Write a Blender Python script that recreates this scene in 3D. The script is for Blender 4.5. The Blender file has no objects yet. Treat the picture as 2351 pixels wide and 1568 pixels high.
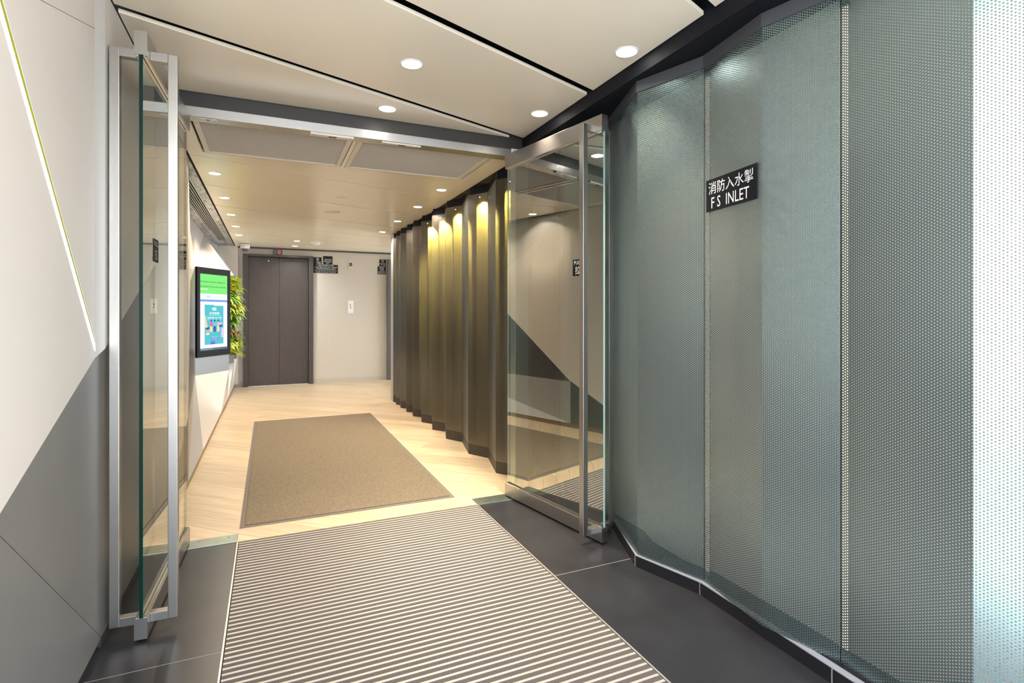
import bpy, bmesh, math, random
from mathutils import Vector, Matrix
random.seed(7)
SC = bpy.context.scene
COL = SC.collection

# ---------------------------------------------------------------- camera
TH = math.radians(24.2085)
cam_d = bpy.data.cameras.new('camera')
cam = bpy.data.objects.new('camera', cam_d)
COL.objects.link(cam)
cam.location = (0, 0, 1.2)
cam.rotation_euler = (math.radians(90), 0, -TH)
cam_d.sensor_fit = 'HORIZONTAL'
cam_d.sensor_width = 36
cam_d.lens = 1240 / 2351 * 36
cam_d.shift_y = -67 / 2351
cam_d.clip_start = 0.02
SC.camera = cam

# ---------------------------------------------------------------- sky and exposure
world = bpy.data.worlds.new('world')
SC.world = world
world.use_nodes = True
bg = world.node_tree.nodes['Background']
bg.inputs['Color'].default_value = (0.90, 0.95, 1.0, 1)
bg.inputs['Strength'].default_value = 4.2
SC.view_settings.view_transform = 'Standard'
SC.view_settings.look = 'None'
SC.view_settings.gamma = 1
SC.view_settings.use_curve_mapping = False
SC.view_settings.exposure = 0.97
SC.cycles.max_bounces = 5
SC.cycles.diffuse_bounces = 3
SC.cycles.glossy_bounces = 4
SC.cycles.transparent_max_bounces = 10
SC.cycles.use_adaptive_sampling = True
SC.cycles.adaptive_threshold = 0.05
SC.cycles.use_denoising = True
SC.cycles.denoising_prefilter = 'ACCURATE'
SC.cycles.use_light_tree = False
SC.cycles.sample_clamp_indirect = 6
SC.cycles.caustics_reflective = False
SC.cycles.caustics_refractive = False

WARM = (1.0, 0.825, 0.63)
COOL = (0.92, 0.97, 1.0)

# ---------------------------------------------------------------- materials
MATS = {}


def mat(name, col, rough=0.5, metal=0.0, var=0.0, scale=8.0, bump=0.0, bscale=60.0,
        stretch=(1, 1, 1), emit=None, estr=0.0, spec=None, coat=0.0):
    if name in MATS:
        return MATS[name]
    m = bpy.data.materials.new(name)
    m.use_nodes = True
    nt = m.node_tree
    b = nt.nodes['Principled BSDF']
    b.inputs['Base Color'].default_value = (*col, 1)
    b.inputs['Roughness'].default_value = rough
    b.inputs['Metallic'].default_value = metal
    if spec is not None:
        b.inputs['Specular IOR Level'].default_value = spec
    if coat:
        b.inputs['Coat Weight'].default_value = coat
        b.inputs['Coat Roughness'].default_value = 0.08
    if emit:
        b.inputs['Emission Color'].default_value = (*emit, 1)
        b.inputs['Emission Strength'].default_value = estr
    if var or bump:
        tc = nt.nodes.new('ShaderNodeNewGeometry')
        mp = nt.nodes.new('ShaderNodeVectorMath')
        mp.operation = 'MULTIPLY'
        mp.inputs[1].default_value = stretch
        nt.links.new(tc.outputs['Position'], mp.inputs[0])
    if var:
        n = nt.nodes.new('ShaderNodeTexNoise')
        n.inputs['Scale'].default_value = scale
        n.inputs['Detail'].default_value = 4
        nt.links.new(mp.outputs[0], n.inputs['Vector'])
        r = nt.nodes.new('ShaderNodeValToRGB')
        lo = tuple(max(0, c * (1 - var)) for c in col)
        hi = tuple(min(1, c * (1 + var)) for c in col)
        r.color_ramp.elements[0].position = 0.3
        r.color_ramp.elements[1].position = 0.7
        r.color_ramp.elements[0].color = (*lo, 1)
        r.color_ramp.elements[1].color = (*hi, 1)
        nt.links.new(n.outputs['Fac'], r.inputs['Fac'])
        nt.links.new(r.outputs['Color'], b.inputs['Base Color'])
    if bump:
        n2 = nt.nodes.new('ShaderNodeTexNoise')
        n2.inputs['Scale'].default_value = bscale
        n2.inputs['Detail'].default_value = 3
        nt.links.new(mp.outputs[0], n2.inputs['Vector'])
        bp = nt.nodes.new('ShaderNodeBump')
        bp.inputs['Strength'].default_value = bump
        bp.inputs['Distance'].default_value = 0.004
        nt.links.new(n2.outputs['Fac'], bp.inputs['Height'])
        nt.links.new(bp.outputs['Normal'], b.inputs['Normal'])
    MATS[name] = m
    return m


def emis(name, col, s):
    if name in MATS:
        return MATS[name]
    m = bpy.data.materials.new(name)
    m.use_nodes = True
    nt = m.node_tree
    nt.nodes.clear()
    e = nt.nodes.new('ShaderNodeEmission')
    e.inputs['Color'].default_value = (*col, 1)
    e.inputs['Strength'].default_value = s
    o = nt.nodes.new('ShaderNodeOutputMaterial')
    nt.links.new(e.outputs[0], o.inputs[0])
    m.cycles.emission_sampling = 'NONE'
    MATS[name] = m
    return m


def glass_mat(name, tint, base_refl):
    m = bpy.data.materials.new(name)
    m.use_nodes = True
    nt = m.node_tree
    nt.nodes.clear()
    t = nt.nodes.new('ShaderNodeBsdfTransparent')
    t.inputs['Color'].default_value = (*tint, 1)
    g = nt.nodes.new('ShaderNodeBsdfGlossy')
    g.inputs['Roughness'].default_value = 0.0
    g.inputs['Color'].default_value = (0.93, 0.96, 0.93, 1)
    f = nt.nodes.new('ShaderNodeFresnel')
    f.inputs['IOR'].default_value = 1.5
    ma = nt.nodes.new('ShaderNodeMapRange')
    ma.inputs['To Min'].default_value = base_refl
    ma.inputs['To Max'].default_value = 1.0
    nt.links.new(f.outputs[0], ma.inputs['Value'])
    mx = nt.nodes.new('ShaderNodeMixShader')
    ge = nt.nodes.new('ShaderNodeNewGeometry')       # only the outer faces mirror, as in a real pane
    inv = nt.nodes.new('ShaderNodeMath'); inv.operation = 'SUBTRACT'
    inv.inputs[0].default_value = 1.0
    nt.links.new(ge.outputs['Backfacing'], inv.inputs[1])
    mu = nt.nodes.new('ShaderNodeMath'); mu.operation = 'MULTIPLY'
    nt.links.new(ma.outputs[0], mu.inputs[0]); nt.links.new(inv.outputs[0], mu.inputs[1])
    nt.links.new(mu.outputs[0], mx.inputs[0])
    nt.links.new(t.outputs[0], mx.inputs[1])
    nt.links.new(g.outputs[0], mx.inputs[2])
    o = nt.nodes.new('ShaderNodeOutputMaterial')
    nt.links.new(mx.outputs[0], o.inputs[0])
    MATS[name] = m
    return m


def perf_mat(name, col, rough, pitch=0.0089, r=0.00245):
    """metal sheet punched with a staggered grid of round holes (UV in metres)"""
    m = bpy.data.materials.new(name)
    m.use_nodes = True
    nt = m.node_tree
    N = nt.nodes.new
    L = nt.links.new
    b = nt.nodes['Principled BSDF']
    b.inputs['Base Color'].default_value = (*col, 1)
    b.inputs['Metallic'].default_value = 0.9
    b.inputs['Roughness'].default_value = rough
    uv = N('ShaderNodeUVMap')
    uv.uv_map = 'UVMap'
    cw = pitch * math.sqrt(3)
    ds = []
    for off in ((0, 0, 0), (0.5, 0.5, 0)):
        a = N('ShaderNodeVectorMath'); a.operation = 'MULTIPLY_ADD'
        a.inputs[1].default_value = (1 / cw, 1 / pitch, 0)
        a.inputs[2].default_value = off
        L(uv.outputs[0], a.inputs[0])
        fr = N('ShaderNodeVectorMath'); fr.operation = 'FRACTION'
        L(a.outputs[0], fr.inputs[0])
        c = N('ShaderNodeVectorMath'); c.operation = 'MULTIPLY_ADD'
        c.inputs[1].default_value = (cw, pitch, 0)
        c.inputs[2].default_value = (-cw / 2, -pitch / 2, 0)
        L(fr.outputs[0], c.inputs[0])
        ln = N('ShaderNodeVectorMath'); ln.operation = 'LENGTH'
        L(c.outputs[0], ln.inputs[0])
        ds.append(ln)
    mn = N('ShaderNodeMath'); mn.operation = 'MINIMUM'
    L(ds[0].outputs['Value'], mn.inputs[0]); L(ds[1].outputs['Value'], mn.inputs[1])
    lt = N('ShaderNodeMath'); lt.operation = 'LESS_THAN'
    lt.inputs[1].default_value = r
    L(mn.outputs[0], lt.inputs[0])
    tr = N('ShaderNodeBsdfTransparent')
    mx = N('ShaderNodeMixShader')
    L(lt.outputs[0], mx.inputs[0]); L(b.outputs[0], mx.inputs[1]); L(tr.outputs[0], mx.inputs[2])
    L(mx.outputs[0], nt.nodes['Material Output'].inputs[0])
    MATS[name] = m
    return m


def wood_mat(name, ang):
    m = bpy.data.materials.new(name)
    m.use_nodes = True
    nt = m.node_tree
    N = nt.nodes.new
    L = nt.links.new
    b = nt.nodes['Principled BSDF']
    b.inputs['Roughness'].default_value = 0.38
    g = N('ShaderNodeNewGeometry')
    oi = N('ShaderNodeObjectInfo')
    rot = N('ShaderNodeVectorRotate'); rot.rotation_type = 'Z_AXIS'
    rot.inputs['Angle'].default_value = -ang
    L(g.outputs['Position'], rot.inputs['Vector'])
    mul = N('ShaderNodeVectorMath'); mul.operation = 'MULTIPLY'
    mul.inputs[1].default_value = (1.6, 22, 1)
    L(rot.outputs[0], mul.inputs[0])
    sh = N('ShaderNodeVectorMath'); sh.operation = 'ADD'
    cmb = N('ShaderNodeCombineXYZ')
    k = N('ShaderNodeMath'); k.operation = 'MULTIPLY'; k.inputs[1].default_value = 37.0
    L(oi.outputs['Random'], k.inputs[0]); L(k.outputs[0], cmb.inputs[2])
    L(mul.outputs[0], sh.inputs[0]); L(cmb.outputs[0], sh.inputs[1])
    n = N('ShaderNodeTexNoise'); n.inputs['Scale'].default_value = 1.6
    n.inputs['Detail'].default_value = 7; n.inputs['Distortion'].default_value = 0.4
    L(sh.outputs[0], n.inputs['Vector'])
    r = N('ShaderNodeValToRGB')
    r.color_ramp.elements[0].position = 0.25
    r.color_ramp.elements[0].color = (0.43, 0.325, 0.205, 1)
    r.color_ramp.elements[1].position = 0.75
    r.color_ramp.elements[1].color = (0.60, 0.49, 0.345, 1)
    L(n.outputs['Fac'], r.inputs['Fac'])
    hv = N('ShaderNodeHueSaturation')
    mr = N('ShaderNodeMapRange'); mr.inputs['To Min'].default_value = 0.9; mr.inputs['To Max'].default_value = 1.1
    L(oi.outputs['Random'], mr.inputs['Value']); L(mr.outputs[0], hv.inputs['Value'])
    L(r.outputs[0], hv.inputs['Color']); L(hv.outputs[0], b.inputs['Base Color'])
    MATS[name] = m
    return m


CREAM = mat('cream_paint', (0.76, 0.70, 0.635), 0.42, var=0.02, scale=3)
CEIL = mat('cream_ceiling', (0.93, 0.85, 0.70), 0.25, var=0.02, scale=2)
WHITE = mat('white_lacquer', (0.66, 0.64, 0.61), 0.28)
GREYP = mat('grey_paint', (0.175, 0.17, 0.165), 0.42, var=0.04, scale=5)
DARKP = mat('charcoal_paint', (0.085, 0.085, 0.085), 0.35)
LGREY = mat('light_grey_paint', (0.36, 0.36, 0.37), 0.4)
WALLB = mat('beige_wallcover', (0.56, 0.52, 0.46), 0.55, var=0.05, scale=60, bump=0.1, bscale=200)
BLACK = mat('black_paint', (0.005, 0.006, 0.010), 0.6, spec=0.2)
BLACK2 = mat('black_brown_paint', (0.035, 0.031, 0.029), 0.45)
VOID = mat('void_black', (0.004, 0.004, 0.005), 0.9)
STEEL = mat('brushed_steel', (0.46, 0.45, 0.435), 0.30, 1.0, var=0.06, scale=30, stretch=(40, 40, 1), bump=0.03, bscale=90)
STEELH = mat('brushed_steel_horizontal', (0.44, 0.43, 0.42), 0.33, 1.0, var=0.06, scale=30, stretch=(1, 1, 40))
CHROME = mat('polished_steel', (0.75, 0.75, 0.75), 0.12, 1.0)
PLATE = mat('floor_plate_steel', (0.27, 0.31, 0.28), 0.35, 1.0, var=0.12, scale=12)
GEDGE = mat('green_glass_edge', (0.0, 0.022, 0.017), 0.3, spec=0.2)
TILE = mat('dark_stone_tile', (0.024, 0.024, 0.028), 0.28, var=0.18, scale=5, bump=0.02, bscale=30, spec=0.35)
PAVE = mat('pale_paving', (0.45, 0.44, 0.42), 0.8, var=0.1, scale=4)
GROUT = mat('grout', (0.26, 0.25, 0.24), 0.8)
BASEB = mat('black_stone_skirting', (0.010, 0.010, 0.012), 0.35)
BROWNB = mat('bronze_skirting', (0.22, 0.16, 0.105), 0.35)
TOEK = mat('dark_brown_toe', (0.035, 0.028, 0.022), 0.45)
GAPW = mat('plank_gap', (0.16, 0.10, 0.05), 0.8)
GAPC = mat('brown_ceiling_gap', (0.20, 0.155, 0.11), 0.7)
LIFT = mat('bronze_lift_door', (0.070, 0.055, 0.046), 0.42, 0.35, var=0.16, scale=10, stretch=(14, 14, 0.7))
LIFTF = mat('bronze_lift_frame', (0.062, 0.050, 0.043), 0.42, 0.35, var=0.12, scale=10, stretch=(14, 14, 0.7))
LIFT2 = mat('grey_blue_lift_door', (0.085, 0.092, 0.105), 0.42, 0.3)
BAR = mat('pale_aluminium_bar', (0.50, 0.46, 0.41), 0.42, 0.25, var=0.05, scale=40)
STRIP = mat('grate_carpet', (0.085, 0.073, 0.068), 0.95, var=0.35, scale=260, bump=0.6, bscale=300)
MATC = mat('brown_carpet', (0.165, 0.132, 0.090), 0.95, var=0.55, scale=170, bump=0.9, bscale=220)
MATE = mat('mat_rubber_edge', (0.135, 0.115, 0.095), 0.7)
LIME = mat('lime_paint', (0.40, 0.42, 0.02), 0.5)
YEL = mat('yellow_backing', (0.17, 0.14, 0.014), 0.6)
PALE = mat('pale_backing', (0.80, 0.74, 0.66), 0.7)
SIGNB = mat('black_sign', (0.005, 0.006, 0.009), 0.5, spec=0.2)
SIGNG = mat('charcoal_sign', (0.017, 0.020, 0.023), 0.5, spec=0.2)
SIGNW = mat('sign_white', (0.85, 0.86, 0.88), 0.5)
PLW = mat('white_plastic', (0.80, 0.80, 0.78), 0.35)
GRILLE = mat('grille_louvre', (0.86, 0.79, 0.69), 0.5)
FRAMEW = mat('grille_frame_white', (0.76, 0.70, 0.61), 0.35)
SOFFIT = mat('marbled_silver', (0.34, 0.34, 0.34), 0.34, 0.5, var=0.75, scale=5, stretch=(6, 1.6, 1))
SLATM = mat('diffuser_slat', (0.62, 0.62, 0.61), 0.3, 0.4)
LENS = emis('downlight_lens', (1.0, 0.95, 0.86), 14)
LENSC = emis('cavity_lens', (1.0, 0.93, 0.8), 60)
LED = emis('led_white', (0.95, 1.0, 0.97), 3)
REDLED = emis('red_led', (1.0, 0.03, 0.04), 1.6)
GLASS = glass_mat('door_glass', (0.72, 0.82, 0.79), 0.42)
GLASS2 = glass_mat('door_glass_clear', (0.92, 0.95, 0.92), 0.36)
PERF = perf_mat('perforated_steel', (0.22, 0.31, 0.325), 0.32)
PERF_WARM = perf_mat('perforated_steel_warm_lit', (0.18, 0.168, 0.148), 0.33)  # same sheet as the near screens, warm indoor light put into its colour
SOLID = mat('plain_folded_steel', (0.13, 0.14, 0.14), 0.35, 0.8)
WOOD = wood_mat('light_oak', math.radians(-43))

# ---------------------------------------------------------------- builders
LOC = {}


class MB:
    def __init__(self):
        self.v = []
        self.f = []
        self.uv = {}

    def poly(self, pts, uv=None):
        i = len(self.v)
        self.v += [tuple(p) for p in pts]
        if uv:
            self.uv[len(self.f)] = uv
        self.f.append(tuple(range(i, i + len(pts))))
        return self

    def hexa(self, p):
        """8 points: bottom ring 0-3, top ring 4-7"""
        i = len(self.v)
        self.v += [tuple(q) for q in p]
        for f in ((3, 2, 1, 0), (4, 5, 6, 7), (0, 1, 5, 4), (1, 2, 6, 5), (2, 3, 7, 6), (3, 0, 4, 7)):
            self.f.append(tuple(i + k for k in f))
        return self

    def box(self, x0, x1, y0, y1, z0, z1):
        return self.hexa([(x0, y0, z0), (x1, y0, z0), (x1, y1, z0), (x0, y1, z0),
                          (x0, y0, z1), (x1, y0, z1), (x1, y1, z1), (x0, y1, z1)])

    def fbox(self, F, a0, a1, b0, b1, c0, c1):
        """box in a frame F = (origin, ex, ey, ez)"""
        o, ex, ey, ez = F
        g = lambda a, b, c: o + ex * a + ey * b + ez * c
        return self.hexa([g(a0, b0, c0), g(a1, b0, c0), g(a1, b1, c0), g(a0, b1, c0),
                          g(a0, b0, c1), g(a1, b0, c1), g(a1, b1, c1), g(a0, b1, c1)])

    def prism(self, pts, z0, z1):
        n = len(pts)
        i = len(self.v)
        self.v += [(p[0], p[1], z0) for p in pts] + [(p[0], p[1], z1) for p in pts]
        self.f.append(tuple(i + n - 1 - k for k in range(n)))
        self.f.append(tuple(i + n + k for k in range(n)))
        for k in range(n):
            k2 = (k + 1) % n
            self.f.append((i + k, i + k2, i + n + k2, i + n + k))
        return self

    def lathe(self, F, prof, seg=24):
        """revolve profile [(r, c)] about ez of the frame"""
        o, ex, ey, ez = F
        i = len(self.v)
        for r, c in prof:
            for s in range(seg):
                a = 2 * math.pi * s / seg
                self.v.append(tuple(o + ex * (r * math.cos(a)) + ey * (r * math.sin(a)) + ez * c))
        for k in range(len(prof) - 1):
            for s in range(seg):
                s2 = (s + 1) % seg
                self.f.append((i + k * seg + s, i + k * seg + s2, i + (k + 1) * seg + s2, i + (k + 1) * seg + s))
        if prof[0][0] > 1e-6:
            pass
        return self

    def disc(self, F, r, c, seg=24):
        o, ex, ey, ez = F
        self.poly([o + ex * (r * math.cos(2 * math.pi * s / seg)) + ey * (r * math.sin(2 * math.pi * s / seg)) + ez * c
                   for s in range(seg)])
        return self

    def build(self, name, m, parent=None, bev=0.0, smooth=False):
        if parent is not None:
            org = LOC[parent.name]
        else:
            xs = [p[0] for p in self.v]; ys = [p[1] for p in self.v]; zs = [p[2] for p in self.v]
            org = Vector(((min(xs) + max(xs)) / 2, (min(ys) + max(ys)) / 2, min(zs)))
        me = bpy.data.meshes.new(name)
        me.from_pydata([tuple(Vector(p) - org) for p in self.v], [], self.f)
        if self.uv:
            ul = me.uv_layers.new(name='UVMap')
            for pi, uvs in self.uv.items():
                p = me.polygons[pi]
                for li, q in zip(p.loop_indices, uvs):
                    ul.data[li].uv = q
        if not self.uv:
            bm = bmesh.new(); bm.from_mesh(me)
            bmesh.ops.recalc_face_normals(bm, faces=bm.faces)
            bm.to_mesh(me); bm.free()
        if smooth:
            for p in me.polygons:
                p.use_smooth = True
        me.materials.append(m)
        o = bpy.data.objects.new(name, me)
        COL.objects.link(o)
        if parent is not None:
            o.parent = parent
        else:
            o.location = org
        LOC[o.name] = org
        if bev:
            md = o.modifiers.new('edge', 'BEVEL')
            md.width = bev
            md.segments = 2
            md.limit_method = 'ANGLE'
        return o


def tag(o, label=None, cat=None, group=None, kind=None):
    if label: o['label'] = label
    if cat: o['category'] = cat
    if group: o['group'] = group
    if kind: o['kind'] = kind
    return o


def thing(name, loc, label=None, cat=None, group=None, kind=None):
    o = bpy.data.objects.new(name, None)
    COL.objects.link(o)
    o.location = loc
    o.empty_display_size = 0.05
    LOC[o.name] = Vector(loc)
    return tag(o, label, cat, group, kind)


X, Y, Z = Vector((1, 0, 0)), Vector((0, 1, 0)), Vector((0, 0, 1))


def frame(o, ex, ey=None, ez=None):
    ex = Vector(ex).normalized()
    ez = Z if ez is None else Vector(ez)
    ey = ez.cross(ex) if ey is None else Vector(ey)
    return (Vector(o), ex, ey, ez)


def text(name, body, F, ca, cc, w, h, m, parent, off=0.0012, thick=0.0006, spacing=1.0, bold=0.0):
    """lettering fitted into w x h centred at (ca, cc) on a surface: frame ex = reading direction,
    ez = up, -ey = towards the reader"""
    cu = bpy.data.curves.new('txt', 'FONT')
    cu.body = body
    cu.align_x = 'CENTER'
    cu.space_line = spacing
    cu.offset = bold
    cu.resolution_u = 2
    ob = bpy.data.objects.new('txt', cu)
    COL.objects.link(ob)
    dg = bpy.context.evaluated_depsgraph_get()
    me = bpy.data.meshes.new_from_object(ob.evaluated_get(dg))
    bpy.data.objects.remove(ob)
    bpy.data.curves.remove(cu)
    if not me.vertices:
        return None
    xs = [v.co.x for v in me.vertices]; ys = [v.co.y for v in me.vertices]
    x0, x1, y0, y1 = min(xs), max(xs), min(ys), max(ys)
    o, ex, ey, ez = F
    org = LOC[parent.name]
    for v in me.vertices:
        a = ca + ((v.co.x - x0) / (x1 - x0) - 0.5) * w
        c = cc + ((v.co.y - y0) / max(y1 - y0, 1e-6) - 0.5) * h
        v.co = o + ex * a + ez * c - ey * off - org
    me.name = name
    me.materials.clear()
    me.materials.append(m)
    t = bpy.data.objects.new(name, me)
    COL.objects.link(t)
    t.parent = parent
    LOC[t.name] = org
    return t


def clip(poly, a, b, c):
    """keep a*x+b*y<=c"""
    out = []
    n = len(poly)
    for i in range(n):
        p, q = poly[i], poly[(i + 1) % n]
        dp, dq = a * p[0] + b * p[1] - c, a * q[0] + b * q[1] - c
        if dp <= 0:
            out.append(p)
        if dp * dq < 0:
            t = dp / (dp - dq)
            out.append((p[0] + t * (q[0] - p[0]), p[1] + t * (q[1] - p[1])))
    return out


def clip_rect(poly, x0, x1, y0, y1):
    for a, b, c in ((-1, 0, -x0), (1, 0, x1), (0, -1, -y0), (0, 1, y1)):
        poly = clip(poly, a, b, c)
        if len(poly) < 3:
            return []
    return poly


# ================================================================= FLOOR
GX_L, GX_R = -0.153, 1.186
floor = MB().box(-0.75, 4.4, 3.16, 9.9, -0.08, -0.012).build('floor', GAPW)
tag(floor, kind='structure')
LOC[floor.name] = Vector(floor.location)
MB().box(-0.75, GX_L, -0.9, 3.16, -0.08, -0.0007).build('grout_bed', GROUT, floor)
MB().box(GX_R, 1.95, -0.9, 3.16, -0.08, -0.0007).build('grout_bed', GROUT, floor)
MB().box(-3.5, 5, -5, -0.83, -0.08, -0.006).build('grout_bed', GROUT, floor)
# light oak planks laid on the diagonal
ang = math.radians(-43)
du = (math.cos(ang), math.sin(ang)); dv = (-math.sin(ang), math.cos(ang))
PW, PLEN, G = 0.2, 1.25, 0.0016
for r in range(-40, 60):
    off = (r * 0.437) % PLEN
    for k in range(-10, 10):
        u0, u1 = k * PLEN + off + G / 2, (k + 1) * PLEN + off - G / 2
        v0, v1 = r * PW + G / 2 + 0.032, (r + 1) * PW - G / 2 + 0.032
        q = [(0.3 + u * du[0] + v * dv[0], 5 + u * du[1] + v * dv[1]) for u, v in ((u0, v0), (u1, v0), (u1, v1), (u0, v1))]
        q = clip_rect(q, -0.6, 3.6, 3.165, 9.74)
        if len(q) < 3:
            continue
        if min(p[0] for p in q) > 1.75 and max(p[1] for p in q) < 7.2:
            continue
        ar = 0.5 * abs(sum(q[i][0] * q[(i + 1) % len(q)][1] - q[(i + 1) % len(q)][0] * q[i][1] for i in range(len(q))))
        if ar < 0.0008:
            continue
        MB().prism(q, -0.012, 0.0).build('plank', WOOD, floor)
# dark stone tiles either side of the grate
for x0, x1 in ((-0.62, -0.155), (1.188, 1.95)):
    for y0, y1 in ((2.166, 3.158), (1.166, 2.162), (0.166, 1.162), (-0.83, 0.162)):
        MB().box(x0, x1, y0, y1, -0.03, 0.0).build('floor_tile', TILE, floor, bev=0.0006)
for i in range(-3, 5):
    for j in range(-5, -1):
        MB().box(i + 0.002, i + 0.998, j + 0.168, j + 1.164, -0.03, -0.001).build('paving_slab', PAVE, floor)

# ================================================================= WALL LEFT
XN, XM, XI = -0.552, -0.538, -0.505
wl = MB().box(-1.3, -1.15, 0.3, 9.9, -0.02, 2.5).build('wall_left', VOID)
tag(wl, kind='structure')
LOC[wl.name] = Vector(wl.location)


def slab(pts, t, m, name='wall_panel', parent=wl, bev=0.0):
    """panel from a planar polygon with thickness t behind it (towards -X mostly)"""
    pts = [Vector(p) for p in pts]
    n = (pts[1] - pts[0]).cross(pts[2] - pts[0]).normalized()
    if n.x < 0:
        pts.reverse(); n = -n
    b = MB()
    k = len(pts)
    b.v = [tuple(p) for p in pts] + [tuple(p - n * t) for p in pts]
    b.f = [tuple(range(k)), tuple(range(2 * k - 1, k - 1, -1))]
    for i in range(k):
        j = (i + 1) % k
        b.f.append((j, i, k + i, k + j))
    return b.build(name, m, parent, bev=bev)


def bz(y):      # top of the grey wedge on the near wall
    return 0.747 + (y - 1.580) * 0.4056


# near outer wall: white upper panel, grey lower panels, light slot
def ledz(y):
    return 1.879 - (y - 1.580) * 1.081


Y0 = 0.3
yl = 2.318
yt = 1.580 - (2.36 - 1.879) / 1.081
ys, yf = 2.300, 2.372
slab([(XN, Y0, bz(Y0)), (XN, yl, bz(yl)), (XN, yt, 2.36), (XN, Y0, 2.36)], 0.02, CREAM)
# between light slot and fold: two panels split by a fine rising seam
def seam(y):
    return 2.03 + (y - 1.825) * 0.3225
y1 = (1.879 + 1.081 * 1.580 + 0.05 - 2.03 + 0.3225 * 1.825) / (1.081 + 0.3225)
slab([(XN, y1, seam(y1) - 0.001), (XN, yl, bz(yl) + 0.05), (XN, ys, bz(ys) + 0.08), (XN, ys, seam(ys) - 0.001)], 0.02, CREAM)
slab([(XN, y1, seam(y1) + 0.001), (XN, ys, seam(ys) + 0.001), (XN, ys, 2.36), (XN, yt + 0.045, 2.36)], 0.02, CREAM)
slab([(XN, Y0, 0.028), (XN, Y0, bz(Y0) - 0.001), (XN, 1.539, bz(1.539) - 0.001), (XN, 2.384, 0.028)], 0.02, GREYP)
slab([(XN, 1.542, bz(1.542) - 0.001), (XN, 3.30, bz(3.30) - 0.001), (XN, 3.30, 0.028), (XN, 2.387, 0.028)], 0.02, GREYP)
# folded edge where the wall steps forward
slab([(XN, ys, bz(ys) + 0.001), (XM, yf, bz(yf) + 0.001), (XM, yf, 2.36), (XN, ys, 2.36)], 0.015, WHITE)
slab([(XM, yf, bz(yf) + 0.002), (XM, 3.30, bz(3.30) + 0.002), (XM, 3.30, 2.36), (XM, yf, 2.36)], 0.02, CREAM)

MB().box(-1.15, XN - 0.02, 0.30, 0.33, 0.0, 2.5).build('cavity_daylight_stop', CREAM, wl)  # added out of view to shut daylight out of the wall cavity
MB().box(-0.60, XN - 0.001, 3.28, 3.42, 0.0, 2.4).build('jamb_daylight_stop', DARKP, wl)  # added to stop daylight leaking between wall and jamb
# inner wall: flat stretch, then faceted panels wrapping the display boxes
F_ = (XI, 4.27, 0.48); Fb = (XI, 4.27, 0.045); Ft = (XI, 4.27, 2.26)
D_ = (XI, 5.20, 0.045)
ZB, ZT = 0.46, 1.74
A = [(-0.788, 7.262), (-0.788, 8.37), (-0.788, 9.22)]
B = [(-0.470, 7.778), (-0.470, 8.886), (-0.470, 9.70)]
E_ = (-0.666, 5.781, 1.49)
S1 = (-0.806, 7.00, 2.26); S2 = (-0.806, 8.369, 2.26); S3 = (-0.794, 9.25, 2.26); S4 = (-0.745, 9.70, 2.26)
At = [(*a, ZT) for a in A]; Bt = [(*b, ZT) for b in B]
Ab = [(*a, ZB) for a in A]; Bb = [(*b, ZB) for b in B]
C1 = (XI, 7.05, 0.045); C2 = (XI, 8.20, 0.045); C3 = (XI, 9.02, 0.045); C4 = (XI, 9.72, 0.045)


def ib(y):
    return 0.48 + (y - 4.27) * 0.5


slab([(XI, 3.38, 0.045), Fb, F_, (XI, 3.41, 0.05)], 0.02, DARKP)
slab([(XI, 3.38, 0.055), (XI, 4.27, 0.485), Ft, (XI, 3.38, 2.26)], 0.02, CREAM)
for pts, m in (
        ([Fb, D_, Ab[0]], LGREY), ([Fb, Ab[0], F_], LGREY),
        ([F_, Ab[0], E_], DARKP), ([Ab[0], At[0], E_], GREYP),
        ([F_, E_, Ft], CREAM), ([Ft, E_, S1], WHITE), ([E_, At[0], S1], WHITE), ([At[0], S2, S1], WHITE),
        ([D_, C1, Ab[0]], WHITE), ([Ab[0], C1, Bb[0]], WHITE), ([C1, C2, Bb[0]], WHITE), ([Bb[0], C2, Ab[1]], WHITE),
        ([Ab[1], C2, Bb[1]], WHITE), ([C2, C3, Bb[1]], WHITE), ([Bb[1], C3, Ab[2]], WHITE), ([Ab[2], C3, Bb[2]], WHITE),
        ([C3, C4, Bb[2]], WHITE),
        ([At[0], Bt[0], S2], WHITE), ([Bt[0], At[1], S2], WHITE), ([At[1], Bt[1], S3], WHITE), ([At[1], S3, S2], WHITE),
        ([Bt[1], At[2], S3], WHITE), ([At[2], Bt[2], S4], WHITE), ([At[2], S4, S3], WHITE)):
    slab(pts, 0.006, m)
# end panel closing the recess next to the lift
MB().poly([(-0.80, 9.69, 2.26), (-0.455, 9.69, 2.26), (-0.455, 9.69, 0.045), (-0.80, 9.69, 0.045)]).poly(
    [(-0.455, 9.69, 0.045), (-0.455, 9.72, 0.045), (-0.455, 9.72, 2.26), (-0.455, 9.69, 2.26)]).build('wall_panel', CREAM, wl)
# display boxes: grey metal sawtooth fins (front + return)
for k in range(3):
    a, b = A[k], B[k]
    nx = A[k + 1] if k < 2 else (-0.6, 9.72)
    m = MB()
    m.prism([a, b, (b[0] - 0.02, b[1] + 0.03), (a[0] - 0.03, a[1] + 0.02)], ZB, ZT)
    m.build('display_box_front', mat('silver_box', (0.21, 0.22, 0.235), 0.35, 0.4), wl)
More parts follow.
